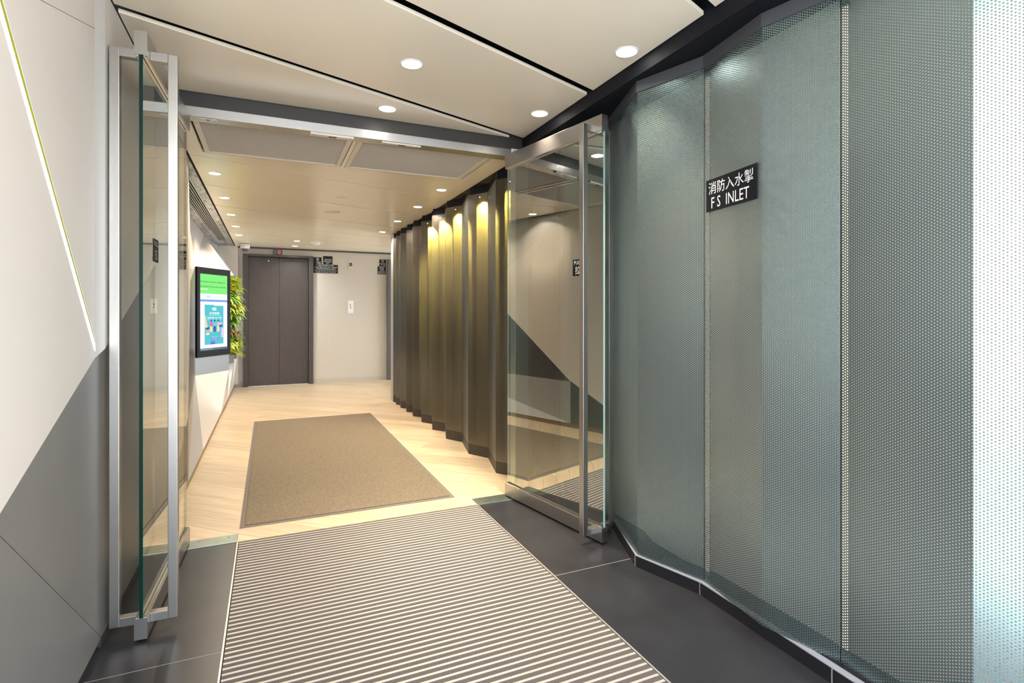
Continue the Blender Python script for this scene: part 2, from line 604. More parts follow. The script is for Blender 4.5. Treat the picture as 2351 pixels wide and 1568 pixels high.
# skirtings
bl = MB().box(XN - 0.03, XN - 0.012, 0.3, 2.37, 0, 0.03)
bl.box(XM - 0.03, XM - 0.012, 2.37, 3.35, 0, 0.03)
bl = tag(bl.build('baseboard_left', TOEK), kind='structure')
b2 = MB().box(XI - 0.03, XI - 0.004, 3.36, 5.13, 0, 0.046)
b2.box(XI - 0.03, XI - 0.004, 5.135, 9.72, 0, 0.046)
tag(b2.build('baseboard_inner', BROWNB), kind='structure')
# light slot
led = thing('slot_light', (XN, 2.2, 1.1), 'diagonal white light strip with lime edge on the white outer wall', 'light strip')
dy, dz = yl - yt, bz(yl) - 2.36
Ls = math.hypot(dy, dz)
Fl = frame((XN, yt, 2.36), (0, dy / Ls, dz / Ls), ey=(1, 0, 0), ez=Vector((0, -dz / Ls, dy / Ls)))
MB().fbox(Fl, 0.0, Ls - 0.004, -0.004, 0.001, 0.002, 0.019).build('diffuser', LED, led)
MB().fbox(Fl, 0.0, Ls - 0.004, -0.010, -0.001, 0.019, 0.040).build('lime_channel', LIME, led)

# ================================================================= CEILING
ceil = MB().box(-0.95, 4.4, 0.1, 9.9, 2.52, 2.58).build('ceiling', VOID)
tag(ceil, kind='structure')
LOC[ceil.name] = Vector(ceil.location)
SL = 0.377
for k in range(-1, 6):
    ya = 3.28 - k * 0.848; yb = ya + 0.848
    g = 0.030
    q = [(-0.532, ya + SL * (-0.532 - 1.545) + g), (1.545, ya + g), (1.545, yb - g), (-0.532, yb + SL * (-0.532 - 1.545) - g)]
    q = clip_rect(q, -0.532, 1.545, 0.1, 3.275)
    if len(q) >= 3:
        MB().prism(q, 2.36, 2.376).build('ceiling_panel', CEIL, ceil, bev=0.001)
SL2 = 0.362
for k in range(-1, 9):
    ya = 4.875 + (k - 1) * 0.947; yb = ya + 0.947
    g = 0.007
    if k == 0:
        continue
    f = lambda y, x: y + SL2 * (x - 1.428)
    q = [(-0.49, f(ya, -0.49) + g), (4.2, f(ya, 4.2) + g), (4.2, f(yb, 4.2) - g), (-0.49, f(yb, -0.49) - g)]
    if k == -1:
        q = [(-0.49, 3.38), (1.56, 3.38), (1.56, f(4.875, 1.56) - g), (-0.49, f(4.875, -0.49) - g)]
        # leave the two openings for the return grilles
        hx = [(-0.49, -0.40), (0.475, 0.50), (1.40, 1.56)]
        MB().prism(clip_rect(q, -0.49, 1.56, 4.09, 9), 2.26, 2.28).build('ceiling_panel', CEIL, ceil)
        for a, b in hx:
            MB().box(a, b, 3.38, 4.09, 2.26, 2.28).build('ceiling_panel', CEIL, ceil)
        continue
    q = clip_rect(q, -0.49, 4.2, 3.38, 9.70)
    if len(q) >= 3:
        MB().prism(q, 2.26, 2.28).build('ceiling_panel', CEIL, ceil)
MB().box(-0.5, 4.3, 4.0, 9.75, 2.285, 2.29).build('gap_backing', GAPC, ceil)
# marbled soffit strip along the inner left wall
MB().box(-0.90, -0.72, 3.38, 9.70, 2.262, 2.28).build('soffit_panel', SOFFIT, ceil)
MB().box(-0.575, -0.508, 3.38, 9.70, 2.262, 2.28).build('soffit_panel', SOFFIT, ceil)
MB().box(-0.72, -0.575, 9.50, 9.70, 2.262, 2.28).build('soffit_panel', SOFFIT, ceil)

# ================================================================= RIGHT SIDE: folded perforated screens
wr = MB().box(1.92, 2.0, 0.1, 7.5, -0.02, 2.5).build('wall_right', VOID)
tag(wr, kind='structure')
LOC[wr.name] = Vector(wr.location)
MB().box(1.80, 1.815, 0.1, 3.2, 0.02, 2.28).build('backing_board', PALE, wr)


def screen(pts, z0, z1, m, solid=None, trim=0.0012):
    b = MB()
    s = MB()
    u = 0.0
    n = len(pts)
    for i in range(n - 1):
        p, q = Vector(pts[i]), Vector(pts[i + 1])
        L = (q - p).length
        d = (q - p) / L
        a = p + d * (trim if i == 0 else 0)
        c = q - d * (trim if i == n - 2 else 0)
        tgt = s if (solid and i in solid) else b
        tgt.poly([(a.x, a.y, z0), (c.x, c.y, z0), (c.x, c.y, z1), (a.x, a.y, z1)],
                 None if tgt is s else [(u, z0), (u + L, z0), (u + L, z1), (u, z1)])
        u += L
    o = b.build('perforated_panel', m, wr)
    if s.v:
        s.build('folded_return', SOLID, o)
    return o


near = [(1.80, 3.26), (1.655, 2.90), (1.745, 2.542), (1.587, 2.086), (1.688, 1.76), (1.642, 1.424), (1.704, 1.17),
        (1.675, 0.791), (1.79, 0.62), (1.72, 0.30), (1.79, 0.12)]
screen(near[0:3], 0.055, 2.245, PERF)
screen(near[2:5], 0.055, 2.245, PERF)
screen(near[4:7], 0.055, 2.245, PERF)
screen(near[6:9], 0.055, 2.245, PERF)
screen(near[8:11], 0.055, 2.245, PERF)
for jx, jy in (near[2], near[4], near[6]):
    MB().box(jx + 0.0012, jx + 0.004, jy - 0.0025, jy + 0.0025, 0.055, 2.245).build('joint_glow_stop', BLACK, wr)  # added black slivers that keep the strip glow out of the joints
pk = [(1.512, 7.25), (1.503, 7.026), (1.503, 6.76), (1.507, 6.456), (1.510, 6.151), (1.515, 5.788), (1.518, 5.372),
      (1.528, 4.932), (1.539, 4.328), (1.542, 3.728), (1.55, 3.40)]
vl = [(1.538, 7.205), (1.540, 6.965), (1.556, 6.68), (1.566, 6.398), (1.583, 6.059), (1.595, 5.651), (1.612, 5.227),
      (1.625, 4.745), (1.640, 4.133), (1.66, 3.53)]
for i in range(10):
    screen([pk[i], vl[i], pk[i + 1]], 0.09, 2.19, PERF_WARM, solid={1})
# end cap of the screen wall towards the lifts
MB().box(1.515, 1.535, 7.25, 7.40, 0.0, 2.255).box(1.53, 2.0, 7.38, 7.40, 0.0, 2.255).build('end_cap', LGREY, wr)


def offs(pts, d):
    """shift a zigzag sideways by d in x"""
    return [(p[0] + d, p[1]) for p in pts]


def ribbon(pts, z0, z1, t, m, name, parent=None):
    b = MB()
    for i in range(len(pts) - 1):
        p, q = pts[i], pts[i + 1]
        b.prism([p, q, (q[0] + t, q[1]), (p[0] + t, p[1])], z0, z1)
    return b.build(name, m, parent)


zz = []
for i in range(10):
    zz += [pk[i], vl[i]]
zz.append(pk[10])
ribbon(offs(zz, 0.075), 0.02, 2.25, 0.012, YEL, 'backing_board', wr)
# toe kick / skirting pieces
br = thing('baseboard_right', (1.6, 2, 0), kind='structure')
for i in range(len(zz) - 1):
    ribbon(offs([zz[i], zz[i + 1]], 0.003), 0.0, 0.092, 0.02, TOEK, 'skirting_piece', br)
skn = [(1.775, 2.60), (1.577, 2.089), (1.670, 1.767), (1.656, 1.166), (1.64, 0.4), (1.63, 0.1)]
for i in range(len(skn) - 1):
    p, q = Vector(skn[i]), Vector(skn[i + 1])
    d = (q - p).normalized() * 0.001
    b = MB()
    b.prism([p + d, q - d, (q.x + 0.14, q.y), (p.x + 0.14, p.y)], 0.0, 0.050)
    b.build('skirting_piece', BASEB, br)
    if i < len(skn) - 2:
        MB().box(q.x - 0.0006, q.x + 0.004, q.y - 0.0016, q.y + 0.0016, 0.0, 0.050).build('grout_joint', GROUT, br)
    b = MB()
    b.prism([(p.x + 0.002, p.y), (q.x + 0.002, q.y), (q.x + 0.028, q.y), (p.x + 0.028, p.y)], 0.050, 0.0535)
    b.build('skirting_cap', mat('pale_grout_cap', (0.26, 0.27, 0.31), 0.6), br)
# black bulkheads above
t1 = MB().box(1.548, 2.1, 0.1, 3.275, 2.29, 2.52).build('trim_1', BLACK)
tag(t1, kind='structure')
t2 = MB().box(1.562, 2.1, 3.275, 7.45, 2.255, 2.52).build('trim_2', BLACK)
tag(t2, kind='structure')
t3 = ribbon(offs(near, -0.006), 2.238, 2.29, 0.02, mat('dark_grey_channel', (0.05, 0.052, 0.06), 0.5), 'trim_3')
tag(t3, kind='structure')
t4 = ribbon(offs(zz, 0.012), 2.185, 2.256, 0.02, BLACK, 'trim_4')
tag(t4, kind='structure')
MB().poly([(1.5, 3.28, 2.252), (1.9, 3.28, 2.252), (1.9, 7.4, 2.252), (1.5, 7.4, 2.252)])

# ================================================================= BACK WALL AND LIFTS
YB = 9.72
wb = MB()
wb.box(-0.95, -0.31, YB, YB + 0.2, -0.02, 2.5)
wb.box(0.605, 1.985, YB, YB + 0.2, -0.02, 2.5)
wb.box(-0.31, 0.605, YB, YB + 0.2, 2.105, 2.5)
wb.box(1.985, 2.95, YB, YB + 0.2, 2.105, 2.5)
wb.box(2.95, 4.4, YB, YB + 0.2, -0.02, 2.5)
wb.box(-0.5, 3.2, YB + 0.19, YB + 0.2, -0.02, 2.5)  # added sheet behind the lifts, keeps sky light out of the door slits
wb = tag(wb.build('wall_back', WALLB), kind='structure')
LOC[wb.name] = Vector(wb.location)
bb = MB().box(0.68, 1.915, YB - 0.006, YB, 0, 0.07).box(-0.455, -0.39, YB - 0.006, YB, 0, 0.07)
tag(bb.build('baseboard_back', mat('beige_skirting', (0.50, 0.46, 0.40), 0.5)), kind='structure')
tr = MB().box(-0.46, 4.2, YB - 0.03, YB - 0.008, 2.235, 2.26)
tag(tr.build('trim_5', mat('dark_shadow_gap', (0.06, 0.06, 0.065), 0.5)), kind='structure')


def lift(name, x0, x1, m, fm):
    d = thing(name, ((x0 + x1) / 2, YB, 0), kind='structure')
    f = 0.072
    for s in ((x0 - f, x0), (x1, x1 + f)):
        MB().box(s[0], s[1], YB - 0.075, YB + 0.14, 0, 2.142).build('jamb', fm, d, bev=0.002)
    MB().box(x0, x1, YB - 0.075, YB + 0.14, 2.105, 2.142).build('lintel', fm, d, bev=0.002)
    xm = x0 + (x1 - x0) * 0.505
    for a, b in ((x0, xm - 0.002), (xm + 0.002, x1)):
        MB().box(a, b, YB + 0.07, YB + 0.10, 0.006, 2.105).build('door_leaf', m, d)
    MB().box(x0, x1, YB - 0.02, YB + 0.07, 0.0, 0.006).build('sill', STEELH, d)
    MB().lathe((Vector((x0 + 0.30, YB + 0.069, 2.05)), X, Z, -Y), [(0.0, 0.002), (0.006, 0.002), (0.009, 0.0)], 12).build('key_hole', CHROME, d)
    return d


lift('door_1', -0.309, 0.605, LIFT, LIFTF)
lift('door_2', 1.987, 2.90, LIFT2, mat('grey_blue_lift_frame', (0.12, 0.125, 0.135), 0.4, 0.3))

wlob = MB().box(4.2, 4.3, 7.4, 8.0, -0.02, 2.5)
wlob.box(2.0, 4.3, 7.40, 7.5, -0.02, 2.5)
tag(wlob.build('wall_lobby', WALLB), kind='structure')

# ================================================================= DOOR HEADER
hd = thing('trim_6', (0.5, 3.28, 2.235), kind='structure')
MB().box(-0.54, 1.60, 3.28, 3.375, 2.235, 2.285).build('steel_beam', STEELH, hd, bev=0.001)
MB().box(-0.54, 1.60, 3.284, 3.375, 2.285, 2.40).build('black_fascia', BLACK2, hd)
MB().box(1.505, 1.60, 3.29, 3.375, 0.0, 2.235).build('jamb', STEEL, hd, bev=0.001)
MB().box(-0.54, -0.47, 3.31, 3.375, 0.0, 2.235).build('jamb', STEEL, hd, bev=0.001)

# ================================================================= GLASS DOORS
UP = Z


def glass_door(label, pivot, outer, gm, side, tag_side):
    """pivot/outer: floor points; side=+1/-1 picks which way -ey (reader) points"""
    p, q = Vector((*pivot, 0)), Vector((*outer, 0))
    L = (q - p).length
    F = frame(p, q - p)
    o, ex, ey, ez = F
    t = thing('glass_door', p, label, 'glass door', 'open glass entrance doors')
    for nm, z0, z1 in (('bottom_rail', 0.010, 0.086), ('top_rail', 2.138, 2.224)):
        r = MB().fbox(F, 0.0, L, -0.020, 0.020, z0, z1).build(nm, STEELH, t, bev=0.0015)
        zz_ = z1 if z0 < 1 else z0
        sg = 1 if z0 < 1 else -1
        for s in (-1, 1):
            MB().fbox(F, 0.004, L - 0.004, s * 0.0125 - 0.0045, s * 0.0125 + 0.0045, min(zz_, zz_ + sg * 0.007), max(zz_, zz_ + sg * 0.007)).build('glazing_bead', CHROME, r)
        for a in (0.0, L):
            k = 0.0012 if a else -0.0012
            MB().fbox(F, min(a, a + k), max(a, a + k), -0.0205, 0.0205, z0, z1).build('end_plate', STEEL, r)
    MB().fbox(F, 0.006, L - 0.004, -0.006, 0.006, 0.086, 2.138).build('glass_pane', gm, t)
    g = MB().fbox(F, L - 0.004, L - 0.0035, -0.006, 0.006, 0.086, 2.138).fbox(F, 0.0055, 0.006, -0.006, 0.006, 0.086, 2.138)
    g.build('glass_edge', GEDGE if side > 0 else mat('pale_glass_edge', (0.25, 0.42, 0.42), 0.08), t)
    w = 0.016
    u = L - 0.06
    for s in (-1, 1):
        h = MB().fbox(F, u - w, u + w, s * 0.092 - w, s * 0.092 + w, 0.046, 2.172).build('pull_handle', STEEL, t, bev=0.002)
        for zc in (0.062, 2.156):
            MB().fbox(F, u - w, u + w, min(s * 0.02, s * 0.076), max(s * 0.02, s * 0.076), zc - w, zc + w).build('handle_bracket', STEELH, h, bev=0.001)
    # pull notice on the face towards the passage
    sn = tag_side
    ex2 = ex * sn
    org = o + ex * (L - 0.20) + Z * 1.445 + ey * (-0.0062 * sn)
    Fs = (org, ex2, ey * sn, Z)
    pn = MB().fbox(Fs, -0.042, 0.042, -0.0015, 0.0, -0.045, 0.045).build('pull_notice', SIGNB, t)
    pn['label'] = 'black notice lettered PULL'
    text('lettering', 'PULL', Fs, 0, 0.027, 0.060, 0.020, SIGNW, pn, off=0.0021)
    text('lettering', '拉', Fs, 0, -0.014, 0.042, 0.044, SIGNW, pn, off=0.0021)
    # floor pivot
    MB().fbox(F, 0.02, 0.06, -0.015, 0.015, 0.0, 0.010).build('floor_pivot', BLACK, t)
    return t


glass_door('frameless glass door with steel rails folded back beside the white wall', (-0.395, 3.235), (-0.426, 2.345), GLASS2, 1, -1)
glass_door('frameless glass door with steel rails standing open beside the perforated screen', (1.424, 3.235), (1.583, 2.352), GLASS, -1, 1)

# ================================================================= FLOOR FITTINGS
pl = thing('pivot_cover_plate', (-0.27, 3.21, 0), 'green-tinted steel plate on the floor under the left glass door', 'floor plate')
MB().box(-0.395, -0.152, 3.158, 3.268, 0.0, 0.004).build('plate', PLATE, pl, bev=0.001)
for x in (-0.335, -0.195):
    MB().lathe((Vector((x, 3.235, 0.004)), X, Y, Z), [(0, 0.0012), (0.004, 0.0012), (0.005, 0.0)], 10).build('screw', CHROME, pl)
pl = thing('pivot_cover_plate', (1.33, 3.21, 0), 'grey steel plate on the floor under the right glass door', 'floor plate')
MB().box(1.186, 1.50, 3.15, 3.265, 0.0, 0.004).build('plate', PLATE, pl, bev=0.001)
for x, y in ((1.23, 3.24), (1.36, 3.245), (1.25, 3.17), (1.37, 3.175)):
    MB().lathe((Vector((x, y, 0.004)), X, Y, Z), [(0, 0.0012), (0.004, 0.0012), (0.005, 0.0)], 10).build('screw', CHROME, pl)

gr = thing('entrance_grate', (0.5, 1.6, 0), 'ribbed entrance grate of pale bars and grey carpet sunk into the floor', 'entrance mat')
GX0, GX1, GY0, GY1 = -0.147, 1.180, -0.02, 3.155
MB().box(GX0, GX1, GY0, GY1, -0.022, -0.008).build('tray', BLACK, gr)
for a in ((GX0 - 0.006, GX0, GY0, GY1), (GX1, GX1 + 0.006, GY0, GY1)):
    MB().box(*a, -0.02, 0.002).build('edge_trim', mat('pale_trim', (0.62, 0.58, 0.53), 0.35, 0.7), gr)
P_ = 0.0309
n_b = int((GY1 - GY0) / P_)
bar0 = strip0 = None
for i in range(n_b):
    y = GY1 - 0.022 - i * P_
    if bar0 is None:
        m = MB()
        # a bar with two fine grooves along it
        for a, b_, z in ((-0.0042, -0.0018, 0.0015), (-0.0018, -0.0010, 0.0003), (-0.0010, 0.0010, 0.0015), (0.0010, 0.0018, 0.0003), (0.0018, 0.0042, 0.0015)):
            m.box(GX0 + 0.004, GX1 - 0.004, y + a, y + b_, -0.010, z)
        bar0 = m.build('bar', BAR, gr)
        m = MB()
        m.box(GX0 + 0.003, GX1 - 0.003, y - P_ + 0.0045, y - 0.0045, -0.012, 0.0)
        strip0 = m.build('carpet_strip', STRIP, gr)
    else:
        for s in (bar0, strip0):
            c = s.copy()
            COL.objects.link(c)
            c.location = (0, -i * P_, 0)
MB().box(GX0 + 0.003, GX1 - 0.003, GY1 - 0.0175, GY1 - 0.001, -0.012, 0.0).build('carpet_strip', STRIP, gr)

mt = thing('floor_mat', (0.47, 4.95, 0), 'large brown carpet mat lying on the oak floor', 'floor mat')
MX0, MX1, MY0, MY1 = -0.150, 1.098, 3.350, 6.555
e = 0.026
m = MB()
m.prism([(MX0, MY0), (MX1, MY0), (MX1, MY1), (MX0, MY1)], 0.0005, 0.003)
m.build('rubber_border', MATE, mt, bev=0.001)
MB().box(MX0 + e, MX1 - e, MY0 + e, MY1 - e, 0.003, 0.0075).build('carpet_pile', MATC, mt, bev=0.002)

# ================================================================= CEILING FITTINGS
def downlight(label, x, y, z, r=0.055, energy=9.0, col=WARM, group=None, lens=LENS, spread=140):
    t = thing('downlight', (x, y, z), label, 'downlight', group)
    F = (Vector((x, y, z)), X, Y, Z)
    MB().lathe(F, [(r, 0.0), (r - 0.002, -0.003), (r * 0.86, -0.003), (r * 0.80, 0.004)], 28).build('rim', mat('downlight_rim', (0.80, 0.78, 0.74), 0.3), t, smooth=True)
    MB().disc(F, r * 0.83, -0.0008, 28).build('lens', lens, t)
    ld = bpy.data.lights.new('lamp', 'AREA')
    ld.shape = 'DISK'
    ld.size = r * 1.5
    ld.energy = energy
    ld.color = col
    ld.spread = math.radians(spread)
    lo = bpy.data.objects.new('lamp', ld)
    COL.objects.link(lo)
    lo.parent = t
    lo.location = (0, 0, -0.006)
    return t


OUT = 'downlights over the entrance porch'
INL = 'downlights along the inner left wall'
INR = 'downlights along the folded screen'
downlight('round downlight nearest the glass doors, above the middle of the grate', 0.614, 3.10, 2.36, energy=4.5, group=OUT, spread=75)
downlight('round downlight in the porch ceiling, one panel before the door header', 0.607, 2.494, 2.36, energy=4.5, group=OUT, spread=75)
downlight('largest round downlight, close to the black bulkhead of the porch', 1.452, 1.985, 2.36, energy=4.5, group=OUT, spread=75)
downlight('round downlight above the right glass door next to the black bulkhead', 1.440, 2.81, 2.36, energy=4.5, group=OUT, spread=75)
for i, (y, w) in enumerate(((4.69, 'first'), (5.65, 'second'), (6.60, 'third'), (7.48, 'fourth'), (8.31, 'fifth and farthest'))):
    downlight(w + ' downlight from the glass doors beside the slotted air diffuser', -0.378, y, 2.26, r=0.048, energy=5.5, group=INL)
for i, (y, w) in enumerate(((4.52, 'first'), (5.34, 'second'), (6.28, 'third'), (7.20, 'fourth and farthest'))):
    downlight(w + ' downlight from the glass doors beside the folded screen wall', 1.362, y, 2.26, r=0.048, energy=5.8, group=INR)
downlight('downlight in front of the lift indicator, farther from the lift doors', 0.375, 8.62, 2.26, r=0.048, energy=4.5, col=COOL)
downlight('downlight in front of the lift indicator, nearest the lift doors', 0.375, 9.30, 2.26, r=0.048, energy=4.5, col=COOL)

# lamps hidden in the cavity behind the perforated screens
def cavity(x, y, z, energy, label, sz=1.9, r=0.012):
    t = thing('cavity_spotlight', (x, y, z), label, 'spotlight', 'spotlights behind the perforated screens')
    F = (Vector((x, y, z)), X, Y, Z)
    MB().lathe(F, [(r * 1.3, 0.03), (r * 1.4, 0.0), (r, 0.0)], 12).build('housing', BLACK, t)
    MB().disc(F, r, 0.001, 12).build('lens', LENSC, t)
    ld = bpy.data.lights.new('lamp', 'SPOT')
    ld.energy = energy
    ld.color = (1.0, 0.87, 0.62)
    ld.spot_size = sz
    ld.spot_blend = 1.0
    ld.shadow_soft_size = 0.012
    lo = bpy.data.objects.new('lamp', ld)
    COL.objects.link(lo)
    lo.parent = t
    lo.location = (0, 0, -0.004)


ORD = ['nearest', 'second nearest', 'third nearest', 'fourth nearest', 'fifth nearest', 'sixth nearest', 'seventh nearest', 'eighth nearest', 'ninth nearest', 'farthest']
for i in range(5):
    j = 9 - i
    cx = (pk[j][0] + vl[j][0]) / 2 + 0.020
    cy = (pk[j][1] + vl[j][1]) / 2 + 0.012
    cavity(cx, cy, 2.165, 160, ORD[i] + ' small spotlight glowing behind the top of the inner folded screen', sz=2.0, r=0.008)
for cx, cy, hw, es, w in ((1.700, 1.757, 0.010, 0.28, 'behind the screen joint left of the inlet sign'), (1.716, 1.168, 0.015, 0.55, 'behind the screen joint right of the inlet sign')):
    t = thing('screen_light_strip', (cx, cy, 0.1), 'vertical warm light strip glowing ' + w, 'light strip', 'light strips behind the outer screens')
    MB().box(cx - 0.002, cx + 0.004, cy - hw, cy + hw, 0.10, 2.20).build('diffuser', emis('warm_strip%d' % (hw * 1000), (1.0, 0.86, 0.68), es), t)
    MB().box(cx + 0.004, cx + 0.009, cy - hw - 0.002, cy + hw + 0.002, 0.08, 2.22).build('channel', STEEL, t)

# return-air grilles
def grille(label, x0, x1, y0, y1):
    t = thing('return_air_grille', ((x0 + x1) / 2, (y0 + y1) / 2, 2.25), label, 'air grille', 'return air grilles')
    f = 0.032
    z0, z1 = 2.250, 2.275
    for a in ((x0 - f, x1 + f, y0 - f, y0), (x0 - f, x1 + f, y1, y1 + f), (x0 - f, x0, y0, y1), (x1, x1 + f, y0, y1)):
        MB().box(*a, z0, z1).build('frame_side', FRAMEW, t, bev=0.003)
    MB().box(x0, x1, y0, y1, 2.285, 2.29).build('filter_back', mat('grille_dark', (0.30, 0.26, 0.22), 0.8), t)
    m = MB()
    n = 40
    for i in range(n):
        y = y0 + (i + 0.5) * (y1 - y0) / n
        m.hexa([(x0, y - 0.006, 2.256), (x1, y - 0.006, 2.256), (x1, y - 0.0045, 2.2555), (x0, y - 0.0045, 2.2555),
                (x0, y + 0.0035, 2.268), (x1, y + 0.0035, 2.268), (x1, y + 0.005, 2.2675), (x0, y + 0.005, 2.2675)])
    o = m.build('louvres', GRILLE, t)
    o['kind'] = 'stuff'


grille('white framed return air grille behind the header, on the side of the left door', -0.353, 0.435, 3.41, 4.045)
grille('white framed return air grille behind the header, on the side of the screen wall', 0.530, 1.350, 3.41, 4.055)

# linear slot diffuser in the soffit
t = thing('slot_diffuser', (-0.65, 6.5, 2.25), 'long slotted air diffuser in the soffit above the display screen', 'air diffuser')
MB().box(-0.72, -0.575, 3.40, 9.50, 2.32, 2.33).build('dark_plenum', VOID, t)
for i in range(8):
    x = -0.718 + i * 0.0195
    MB().box(x, x + (0.0065 if 0 < i < 7 else 0.012), 3.40, 9.48, 2.259, 2.262).build('slat', SLATM, t)
MB().box(-0.508, -0.490, 3.38, 9.70, 2.275, 2.29).build('black_gap', VOID, ceil)

# smoke detector, speaker, detector
def disc_fit(name, label, cat, x, y, r, h, col=FRAMEW):
    F = (Vector((x, y, 2.26)), X, Y, Z)
    tag(MB().lathe(F, [(r, 0.0), (r * 0.98, -h * 0.6), (r * 0.85, -h), (r * 0.5, -h), (r * 0.45, -h * 1.4), (0.0, -h * 1.4)], 28).build(name, col, smooth=True), label, cat)


disc_fit('ceiling_sensor', 'small flush sensor disc in the middle of the ceiling', 'sensor', 0.600, 5.19, 0.05, 0.004)
disc_fit('ceiling_speaker', 'round flat speaker cover in the middle of the ceiling', 'speaker', 0.603, 5.97, 0.085, 0.006)
disc_fit('smoke_detector', 'white smoke detector on the ceiling near the lift', 'smoke detector', 0.64, 8.80, 0.08, 0.02, PLW)

# door sensors and closers under the header
def sensor(label, x0, x1, y0, y1, d):
    t = thing('door_sensor', ((x0 + x1) / 2, (y0 + y1) / 2, 2.235), label, 'door sensor')
    MB().box(x0, x1, y0, y1, 2.235 - d, 2.235).build('housing', FRAMEW, t, bev=0.002)
    MB().box(x0 + (x1 - x0) * 0.42, x0 + (x1 - x0) * 0.6, y0 + 0.006, y1 - 0.006, 2.2345 - d, 2.2352 - d).build('window', BLACK2, t)
    for fx in (0.08, 0.9):
        xx = x0 + (x1 - x0) * fx
        MB().lathe((Vector((xx, (y0 + y1) / 2, 2.235 - d)), X, Y, Z), [(0.0, -0.001), (0.004, -0.001), (0.005, 0.0)], 10).build('screw', CHROME, t)


sensor('long cream sensor bar under the middle of the steel header', 0.215, 0.455, 3.285, 3.322, 0.014)
sensor('cream latch plate under the header left of the screen wall', 0.62, 0.86, 3.290, 3.318, 0.010)
sensor('small latch plate under the header beside the left glass door', -0.345, -0.255, 3.295, 3.322, 0.005)
st = thing('header_sticker', (1.515, 3.278, 2.268), 'small white printed sticker hanging at the right end of the steel header', 'sticker')
Fst = frame((1.515, 3.2795, 2.276), X)
MB().fbox(Fst, -0.046, 0.046, -0.001, 0.0, -0.014, 0.014).build('card', PLW, st)
text('lettering', '自動門 請勿推拉', Fst, 0, 0.004, 0.06, 0.007, BLACK2, st, off=0.0016)
text('lettering', '● AUTOMATIC DOOR ●', Fst, 0, -0.006, 0.07, 0.006, BLACK2, st, off=0.0016)

# ================================================================= SIGNS
a, b = Vector((1.688, 1.76, 0)), Vector((1.642, 1.424, 0))
Fs = frame((a + (b - a) * 0.5 + Z * 1.686), b - a)
Fs = (Fs[0] - Fs[1].cross(Z) * -0.0 + Vector((-0.004, 0, 0)), Fs[1], Z.cross(Fs[1]), Z)
sg = thing('inlet_sign', Fs[0], 'black plaque reading F S INLET on the perforated screen', 'sign')
o, ex, ey, ez = Fs
MB().fbox(Fs, -0.148, 0.148, -0.002, 0.002, -0.066, 0.066).build('plaque', SIGNB, sg)
text('lettering', '消防入水掣', Fs, 0, 0.028, 0.262, 0.050, SIGNW, sg, off=0.003)
text('lettering', 'F S  INLET', Fs, -0.002, -0.033, 0.222, 0.045, SIGNW, sg, off=0.003)


def wsign(name, label, x0, x1, z0, z1, rows, cat='sign', m=SIGNG, circ=None):
    F = frame(((x0 + x1) / 2, YB - 0.004, (z0 + z1) / 2), X)
    t = thing(name, F[0], label, cat)
    w, h = x1 - x0, z1 - z0
    MB().fbox(F, -w / 2, w / 2, 0.0, 0.004, -h / 2, h / 2).build('plaque', m, t)
    for body, cx, cz, tw, th in rows:
        text('lettering', body, F, cx * w, cz * h, tw * w, th * h, SIGNW, t, off=0.001)
    if circ:
        cz, r = circ
        mb = MB()
        n = 20
        for k in range(n):
            a0, a1 = 2 * math.pi * k / n, 2 * math.pi * (k + 1) / n
            g = lambda aa, rr: F[0] + X * (rr * math.cos(aa)) + Z * (cz * h + rr * math.sin(aa)) - Y * -0.0 + Vector((0, -0.001, 0))
            mb.poly([g(a0, r), g(a1, r), g(a1, r * 0.84), g(a0, r * 0.84)])
        mb.build('ring', SIGNW, t)
    return t


wsign('lift_sign', 'charcoal plaque with a circled 1 beside the lift frame', 0.684, 0.815, 1.985, 2.135,
      [('1', 0, 0.26, 0.08, 0.22), ('上落貨物', 0.06, -0.05, 0.62, 0.14), ('升降機', 0.14, -0.21, 0.5, 0.14), ('SERVICE LIFT', 0.04, -0.38, 0.66, 0.07)], circ=(0.27, 0.024))
wsign('lift_sign', "charcoal plaque reading FIREMAN'S LIFT above the floor list", 0.838, 0.992, 2.018, 2.160,
      [('消防升降機', 0, 0.08, 0.72, 0.16), ("FIREMAN'S", 0, -0.14, 0.86, 0.15), ('LIFT', 0, -0.34, 0.36, 0.15)])
wsign('lift_sign', "wide charcoal plaque listing the floors the fireman's lift serves", 0.684, 1.080, 1.868, 2.014,
      [('此消防升降機服務以下樓層', 0, 0.40, 0.62, 0.12), ("THIS FIREMAN'S LIFT SERVES", 0, 0.20, 0.92, 0.13), ('THE FOLLOWING FLOORS', 0, 0.0, 0.80, 0.13),
       ('G, 1, 2, 3, 4, 5, 6, 7, 8, 9, 10, 11', 0, -0.2, 0.88, 0.14), ('12, 13, 14, 15, 16, 17, 18, 19', 0, -0.38, 0.80, 0.14)])
wsign('lift_sign', 'charcoal plaque with a circled 2 beside the second lift', 1.785, 1.900, 2.020, 2.140,
      [('2', 0, 0.24, 0.12, 0.24), ('載客升降機', 0, -0.14, 0.84, 0.17), ('PASSENGER', 0.12, -0.33, 0.6, 0.07), ('LIFT', 0.3, -0.44, 0.2, 0.06)], circ=(0.25, 0.022))
wsign('lift_sign', 'charcoal fire notice plaque under the circled 2', 1.755, 1.900, 1.872, 2.016,
      [('如遇火警', 0.0, 0.40, 0.58, 0.13), ('切勿使用', 0, 0.22, 0.58, 0.13), ('升降機', 0, 0.06, 0.46, 0.12), ('IN CASE OF', 0, -0.12, 0.74, 0.12), ('FIRE DO NOT', 0, -0.28, 0.84, 0.12), ('USE THE LIFT', 0, -0.44, 0.9, 0.1)])

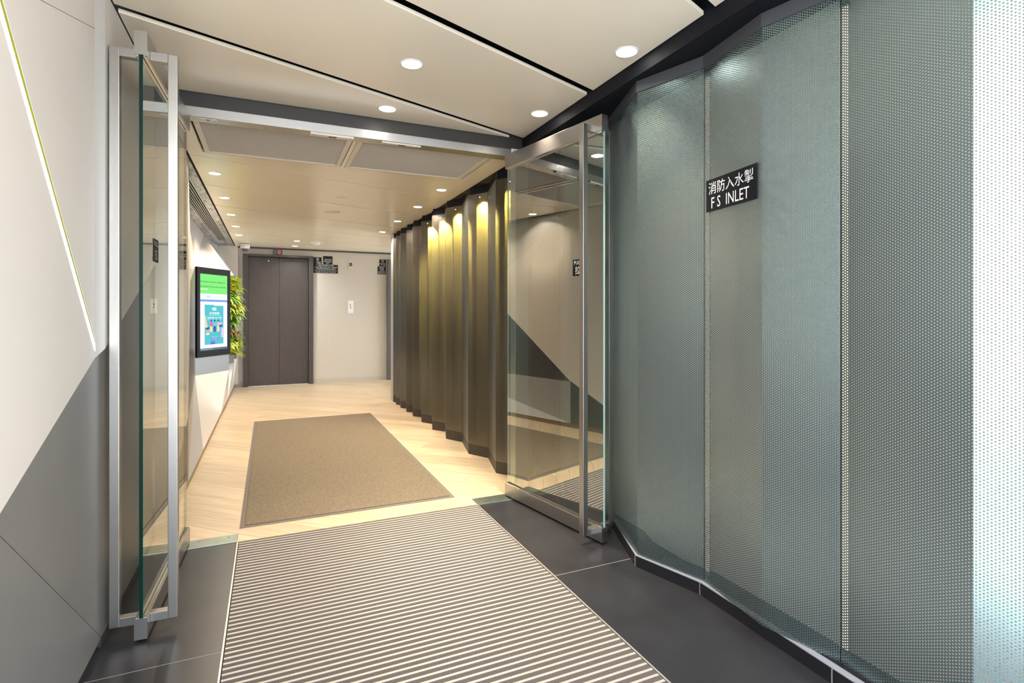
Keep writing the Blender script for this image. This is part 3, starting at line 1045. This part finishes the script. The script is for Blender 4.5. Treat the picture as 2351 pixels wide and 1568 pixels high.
# fireman's switch and call plate
F = frame((1.292, YB - 0.004, 2.032), X)
t = thing('lift_switch_panel', F[0], 'beige recessed switch panel high on the lift wall', 'switch panel')
MB().fbox(F, -0.046, 0.046, 0.0, 0.004, -0.078, 0.078).build('cover', mat('beige_plastic', (0.60, 0.54, 0.47), 0.4), t, bev=0.002)
MB().fbox(F, -0.024, 0.026, -0.001, 0.0, -0.03, 0.028).build('window', mat('dark_window', (0.10, 0.085, 0.07), 0.15), t)
text('lettering', '✕', F, 0, -0.002, 0.026, 0.026, mat('beige_mark', (0.5, 0.45, 0.38), 0.5), t, off=0.0018)
MB().lathe((F[0] + Z * -0.052 + Y * 0.0, X, Z, -Y), [(0, 0.003), (0.004, 0.003), (0.005, 0.0)], 10).build('lamp_dot', SIGNW, t)
F = frame((1.292, YB - 0.006, 1.295), X)
t = thing('call_button_plate', F[0], 'white call button plate on the beige wall between the lifts', 'button plate')
MB().fbox(F, -0.047, 0.047, 0.0, 0.006, -0.110, 0.110).build('plate', PLW, t, bev=0.002)
for z, r, mm in ((0.03, 0.018, CHROME), (-0.016, 0.010, mat('brown_button', (0.22, 0.15, 0.12), 0.4)), (0.092, 0.004, CHROME), (-0.09, 0.004, CHROME)):
    MB().lathe((F[0] + Z * z, X, Z, -Y), [(0, 0.006), (r * 0.7, 0.006), (r, 0.003), (r, 0.0)], 16).build('button' if r > 0.005 else 'screw', mm, t, smooth=False)

# floor indicator
F = frame((0.128, YB - 0.02, 2.193), X)
t = thing('floor_indicator', F[0], 'black floor indicator with a glowing red G above the lift', 'indicator')
MB().fbox(F, -0.070, 0.070, 0.0, 0.02, -0.037, 0.037).build('case', mat('indicator_case', (0.03, 0.008, 0.01), 0.2), t, bev=0.002)
text('digit', 'G', F, 0.022, 0.0, 0.038, 0.055, REDLED, t, off=0.0015)

# dome camera on the ceiling
cx, cy = -0.34, 9.28
t = thing('security_camera', (cx, cy, 2.26), 'white dome security camera hanging from the ceiling by the lift', 'security camera')
F = (Vector((cx, cy, 2.26)), X, Y, Z)
MB().lathe(F, [(0.0, -0.008), (0.060, -0.008), (0.068, -0.018), (0.070, -0.065), (0.062, -0.078), (0.045, -0.080)], 28).build('housing', PLW, t, smooth=True)
MB().lathe(F, [(0.046, -0.078), (0.044, -0.095), (0.034, -0.112), (0.018, -0.122), (0.0, -0.125)], 24).build('dome', mat('smoked_dome', (0.10, 0.10, 0.11), 0.06), t, smooth=True)
MB().lathe(F, [(0.012, 0.0), (0.012, -0.01)], 12).build('mount', PLW, t)
MB().lathe((Vector((cx - 0.018, cy - 0.068, 2.22)), X, Z, -Y), [(0, 0.003), (0.006, 0.002), (0.007, 0)], 10).build('status_light', mat('orange_dot', (0.9, 0.25, 0.05), 0.4), t)

# ================================================================= DISPLAY SCREEN
r = Vector((B[0][0] - A[0][0], B[0][1] - A[0][1], 0))
LW = r.length
F = frame((*A[0], 0), r)
o, ex, ey, ez = F          # -ey points to the passage
if ey.x > 0:
    pass
Fd = (o - ey * 0.003, ex, ey, ez)
t = thing('display_screen', Fd[0] + Z * 0.66, 'tall black framed display screen showing a green and blue advert', 'screen')
z0, z1 = 0.667, 1.733
W = LW - 0.006
MB().fbox(Fd, 0.003, W, -0.012, 0.0, z0, z1).build('housing', BLACK, t)
for a in ((0.003, 0.052, z0, z1), (W - 0.049, W, z0, z1), (0.052, W - 0.049, z0, z0 + 0.075), (0.052, W - 0.049, z1 - 0.075, z1)):
    MB().fbox(Fd, a[0], a[1], -0.022, -0.012, a[2], a[3]).build('bezel', mat('gloss_black', (0.004, 0.004, 0.005), 0.4, spec=0.1), t)
sx0, sx1, sz0, sz1 = 0.052, W - 0.049, z0 + 0.075, z1 - 0.075
ES = 0.62
pan = MB().fbox(Fd, sx0, sx1, -0.0135, -0.012, sz0, sz1).build('panel', emis('screen_white', (0.80, 0.86, 1.0), ES), t)
w, h = sx1 - sx0, sz1 - sz0
lay = [0]


def sc(u0, u1, v0, v1, col, nm):
    lay[0] += 1
    k = 0.0136 + 0.00012 * lay[0]
    MB().fbox(Fd, sx0 + u0 * w, sx0 + u1 * w, -k - 0.0001, -k, sz0 + v0 * h, sz0 + v1 * h).build(nm, emis('screen_%s' % nm + str(lay[0]), col, ES), pan)


def spoly(pts, col, nm):
    lay[0] += 1
    k = 0.0136 + 0.00012 * lay[0]
    oo = Fd[0]
    MB().poly([oo + ex * (sx0 + u * w) + ez * (sz0 + v * h) - ey * k for u, v in pts]).build(nm, emis('screen_%s' % nm + str(lay[0]), col, ES), pan)


def stext(body, u, v, tw, th, col, bold=0.0):
    lay[0] += 1
    text('screen_text', body, Fd, sx0 + u * w, sz0 + v * h, tw * w, th * h, emis('screen_txt%d' % lay[0], col, ES), pan, off=0.0136 + 0.00012 * lay[0], bold=bold)


sc(0, 1, 0.745, 1, (0.22, 0.78, 0.20), 'green_band')
stext('The way you treat your employees is', 0.47, 0.90, 0.90, 0.026, (0.01, 0.10, 0.01), 0.01)
stext('the way they will treat your customers.', 0.49, 0.837, 0.94, 0.026, (0.01, 0.10, 0.01), 0.01)
sc(0.03, 0.28, 0.797, 0.806, (0.9, 1, 0.9), 'credit_line')
sc(0.24, 0.37, 0.690, 0.722, (0.62, 0.70, 0.74), 'emblem')
stext('Enjoy working at Office Plus', 0.58, 0.705, 0.38, 0.014, (0.45, 0.5, 0.7))
sc(0, 1, 0.640, 0.667, (0.22, 0.33, 0.66), 'blue_band')
sc(0.17, 0.85, 0.075, 0.60, (0.10, 0.50, 0.56), 'poster')
sc(0.50, 0.85, 0.588, 0.60, (0.85, 0.95, 1.0), 'poster_tab')
sc(0.44, 0.58, 0.535, 0.562, (0.75, 0.95, 0.95), 'poster_emblem')
sc(0.44, 0.60, 0.526, 0.532, (0.9, 1, 1), 'poster_line')
stext('租戶激賞獎賞', 0.52, 0.488, 0.36, 0.028, (0.92, 1, 1), 0.01)
stext('Tenant Rewards Benefits', 0.52, 0.462, 0.42, 0.013, (0.85, 0.97, 1))
stext('總值超過$60,000大獎', 0.52, 0.428, 0.52, 0.022, (0.9, 1, 1), 0.01)
stext('Worth up to $60,000 rewards', 0.52, 0.404, 0.50, 0.012, (0.85, 0.97, 1))
spoly([(0.17, 0.30), (0.28, 0.30), (0.20, 0.46), (0.17, 0.46)], (0.75, 0.62, 0.40), 'tan_shape')
# three simple figures with gifts
for u, top, bot, hair in ((0.40, (0.80, 0.12, 0.42), (0.82, 0.74, 0.30), (0.05, 0.06, 0.40)), (0.52, (0.15, 0.60, 0.42), (0.06, 0.07, 0.50), (0.03, 0.05, 0.35)), (0.65, (0.50, 0.52, 0.82), (0.82, 0.74, 0.30), (0.03, 0.07, 0.45))):
    spoly([(u - 0.05, 0.31), (u + 0.05, 0.31), (u + 0.04, 0.365), (u + 0.015, 0.375), (u - 0.015, 0.375), (u - 0.04, 0.365)], top, 'figure_top')
    spoly([(u - 0.045, 0.24), (u - 0.005, 0.24), (u, 0.27), (u + 0.005, 0.24), (u + 0.045, 0.24), (u + 0.04, 0.315), (u - 0.04, 0.315)], bot, 'figure_legs')
    spoly([(u - 0.022, 0.378), (u + 0.022, 0.378), (u + 0.026, 0.395), (u + 0.010, 0.408), (u - 0.016, 0.404), (u - 0.026, 0.392)], hair, 'figure_hair')
for u0, v0, c in ((0.21, 0.272, (0.05, 0.10, 0.28)), (0.21, 0.236, (0.75, 0.35, 0.42)), (0.21, 0.200, (0.80, 0.80, 0.40)), (0.68, 0.330, (0.80, 0.52, 0.40)), (0.68, 0.300, (0.05, 0.12, 0.30)), (0.68, 0.258, (0.42, 0.40, 0.80))):
    spoly([(u0, v0), (u0 + 0.12, v0 + 0.008), (u0 + 0.12, v0 + 0.034), (u0, v0 + 0.026)], c, 'gift_card')
spoly([(0.76, 0.16), (0.85, 0.16), (0.85, 0.29), (0.78, 0.29), (0.75, 0.22)], (0.66, 0.55, 0.85), 'lilac_shape')
sc(0.39, 0.66, 0.135, 0.160, (0.18, 0.22, 0.62), 'pill')
stext('立即參加', 0.52, 0.148, 0.2, 0.013, (0.9, 0.95, 1))
stext('Register now', 0.53, 0.172, 0.22, 0.010, (0.85, 0.95, 1))
spoly([(0.36, 0.075), (0.54, 0.075), (0.53, 0.10), (0.49, 0.118), (0.41, 0.118), (0.37, 0.10)], (0.16, 0.16, 0.65), 'half_disc')
sc(0, 1, 0.0, 0.03, (0.12, 0.16, 0.22), 'ticker')
stext('Monday 29°C', 0.25, 0.015, 0.42, 0.014, (0.8, 0.9, 1))

# ================================================================= PLANT WALL
def leaf_mb(mb, base, d, up, L, wd, droop):
    """one arched leaf: 4 segments, folded along the midrib"""
    d = d.normalized()
    side = d.cross(up)
    if side.length < 1e-3:
        side = d.cross(X)
    side.normalize()
    up2 = side.cross(d).normalized()
    prev = None
    for k in range(5):
        s = k / 4
        c = base + d * (L * s) + up2 * (0.18 * L * math.sin(s * 2.2)) - Z * (droop * L * s * s)
        ww = wd * (math.sin(math.pi * (0.12 + 0.86 * s)) ** 0.8)
        row = (c - side * ww + up2 * ww * 0.35, c, c + side * ww + up2 * ww * 0.35)
        if prev:
            mb.poly([prev[0], prev[1], row[1], row[0]])
            mb.poly([prev[1], prev[2], row[2], row[1]])
        prev = row


def green(name, c, v=0.3):
    m = mat(name, c, 0.5, var=v, scale=28)
    b_ = m.node_tree.nodes['Principled BSDF']
    b_.inputs['Subsurface Weight'].default_value = 0.0
    return m


G1 = green('leaf_yellow_green', (0.56, 0.68, 0.07)); G2 = green('leaf_bright_green', (0.36, 0.62, 0.08))
G3 = green('leaf_mid_green', (0.24, 0.48, 0.07)); G4 = green('leaf_lime', (0.66, 0.72, 0.09)); G5 = green('leaf_bronze', (0.40, 0.20, 0.08))
r2 = Vector((B[1][0] - A[1][0], B[1][1] - A[1][1], 0)).normalized()
n2 = r2.cross(Z)          # towards the passage
pb = thing('plant_trough', (B[1][0], B[1][1], ZB), 'black planting panel holding the green wall beside the screen', 'planter')
Fp = frame((*A[1], 0), r2)
MB().fbox(Fp, 0.16, 0.60, -0.03, 0.0, 0.58, 1.72).build('felt_panel', BLACK, pb)
plants = [('feathery yellow-green fern, topmost plant of the green wall', 1.66, G1, 'fern', 0.20),
          ('lime leafed fern second from the top of the green wall', 1.535, G4, 'fern', 0.20),
          ('broad leafed bright plant third from the top of the green wall', 1.41, G2, 'broad', 0.22),
          ('spiky lime plant reaching out at the upper middle of the green wall', 1.29, G4, 'broad', 0.24),
          ('bright green leafy plant in the middle of the green wall', 1.165, G2, 'broad', 0.21),
          ('mid green plant just above the bronze plant', 1.06, G3, 'broad', 0.18),
          ('bronze brown drooping plant low in the green wall', 0.965, G5, 'grass', 0.19),
          ('mid green fern just under the bronze plant', 0.855, G3, 'fern', 0.18),
          ('light green arching plant second from the bottom of the green wall', 0.755, G1, 'broad', 0.20),
          ('lime arching fern, lowest plant of the green wall', 0.655, G4, 'fern', 0.19)]
for lab, z, gm, kind, R in plants:
    t = thing('leafy_plant', Fp[0] + r2 * 0.45 + n2 * 0.03 + Z * z, lab, 'plant', 'plants of the green wall')
    mb = MB()
    stem = MB()
    for ub in (0.22, 0.34, 0.46, 0.57):
        base = Fp[0] + r2 * (ub + random.uniform(-0.03, 0.03)) + n2 * 0.03 + Z * (z + random.uniform(-0.025, 0.025))
        for k in range(30 if kind != 'broad' else 30):
            d = n2 * random.uniform(0.35, 1.0) + r2 * random.uniform(-0.8, 0.8) + Z * random.uniform(-0.5, 0.9)
            L = R * random.uniform(0.30, 0.85)
            if kind == 'fern':
                dn = d.normalized()
                for q in range(7):
                    s = (q + 1) / 7
                    c = base + dn * (L * s) - Z * (0.35 * L * s * s)
                    sd = dn.cross(Z).normalized()
                    for sg_ in (-1, 1):
                        leaf_mb(mb, c, sd * sg_ + dn * 0.7, Z, L * 0.34 * (1.15 - s), 0.009, 0.2)
            elif kind == 'broad':
                leaf_mb(mb, base, d, Z, L, random.uniform(0.016, 0.026), random.uniform(0.2, 0.6))
            else:
                leaf_mb(mb, base, d, Z, L, 0.008, random.uniform(0.5, 1.1))
        stem.fbox(frame(base, r2), -0.006, 0.006, -0.02, 0.02, -0.01, 0.01)
    f_ = mb.build('foliage', gm, t)
    f_['kind'] = 'stuff'
    stem.build('stem', G3, t)
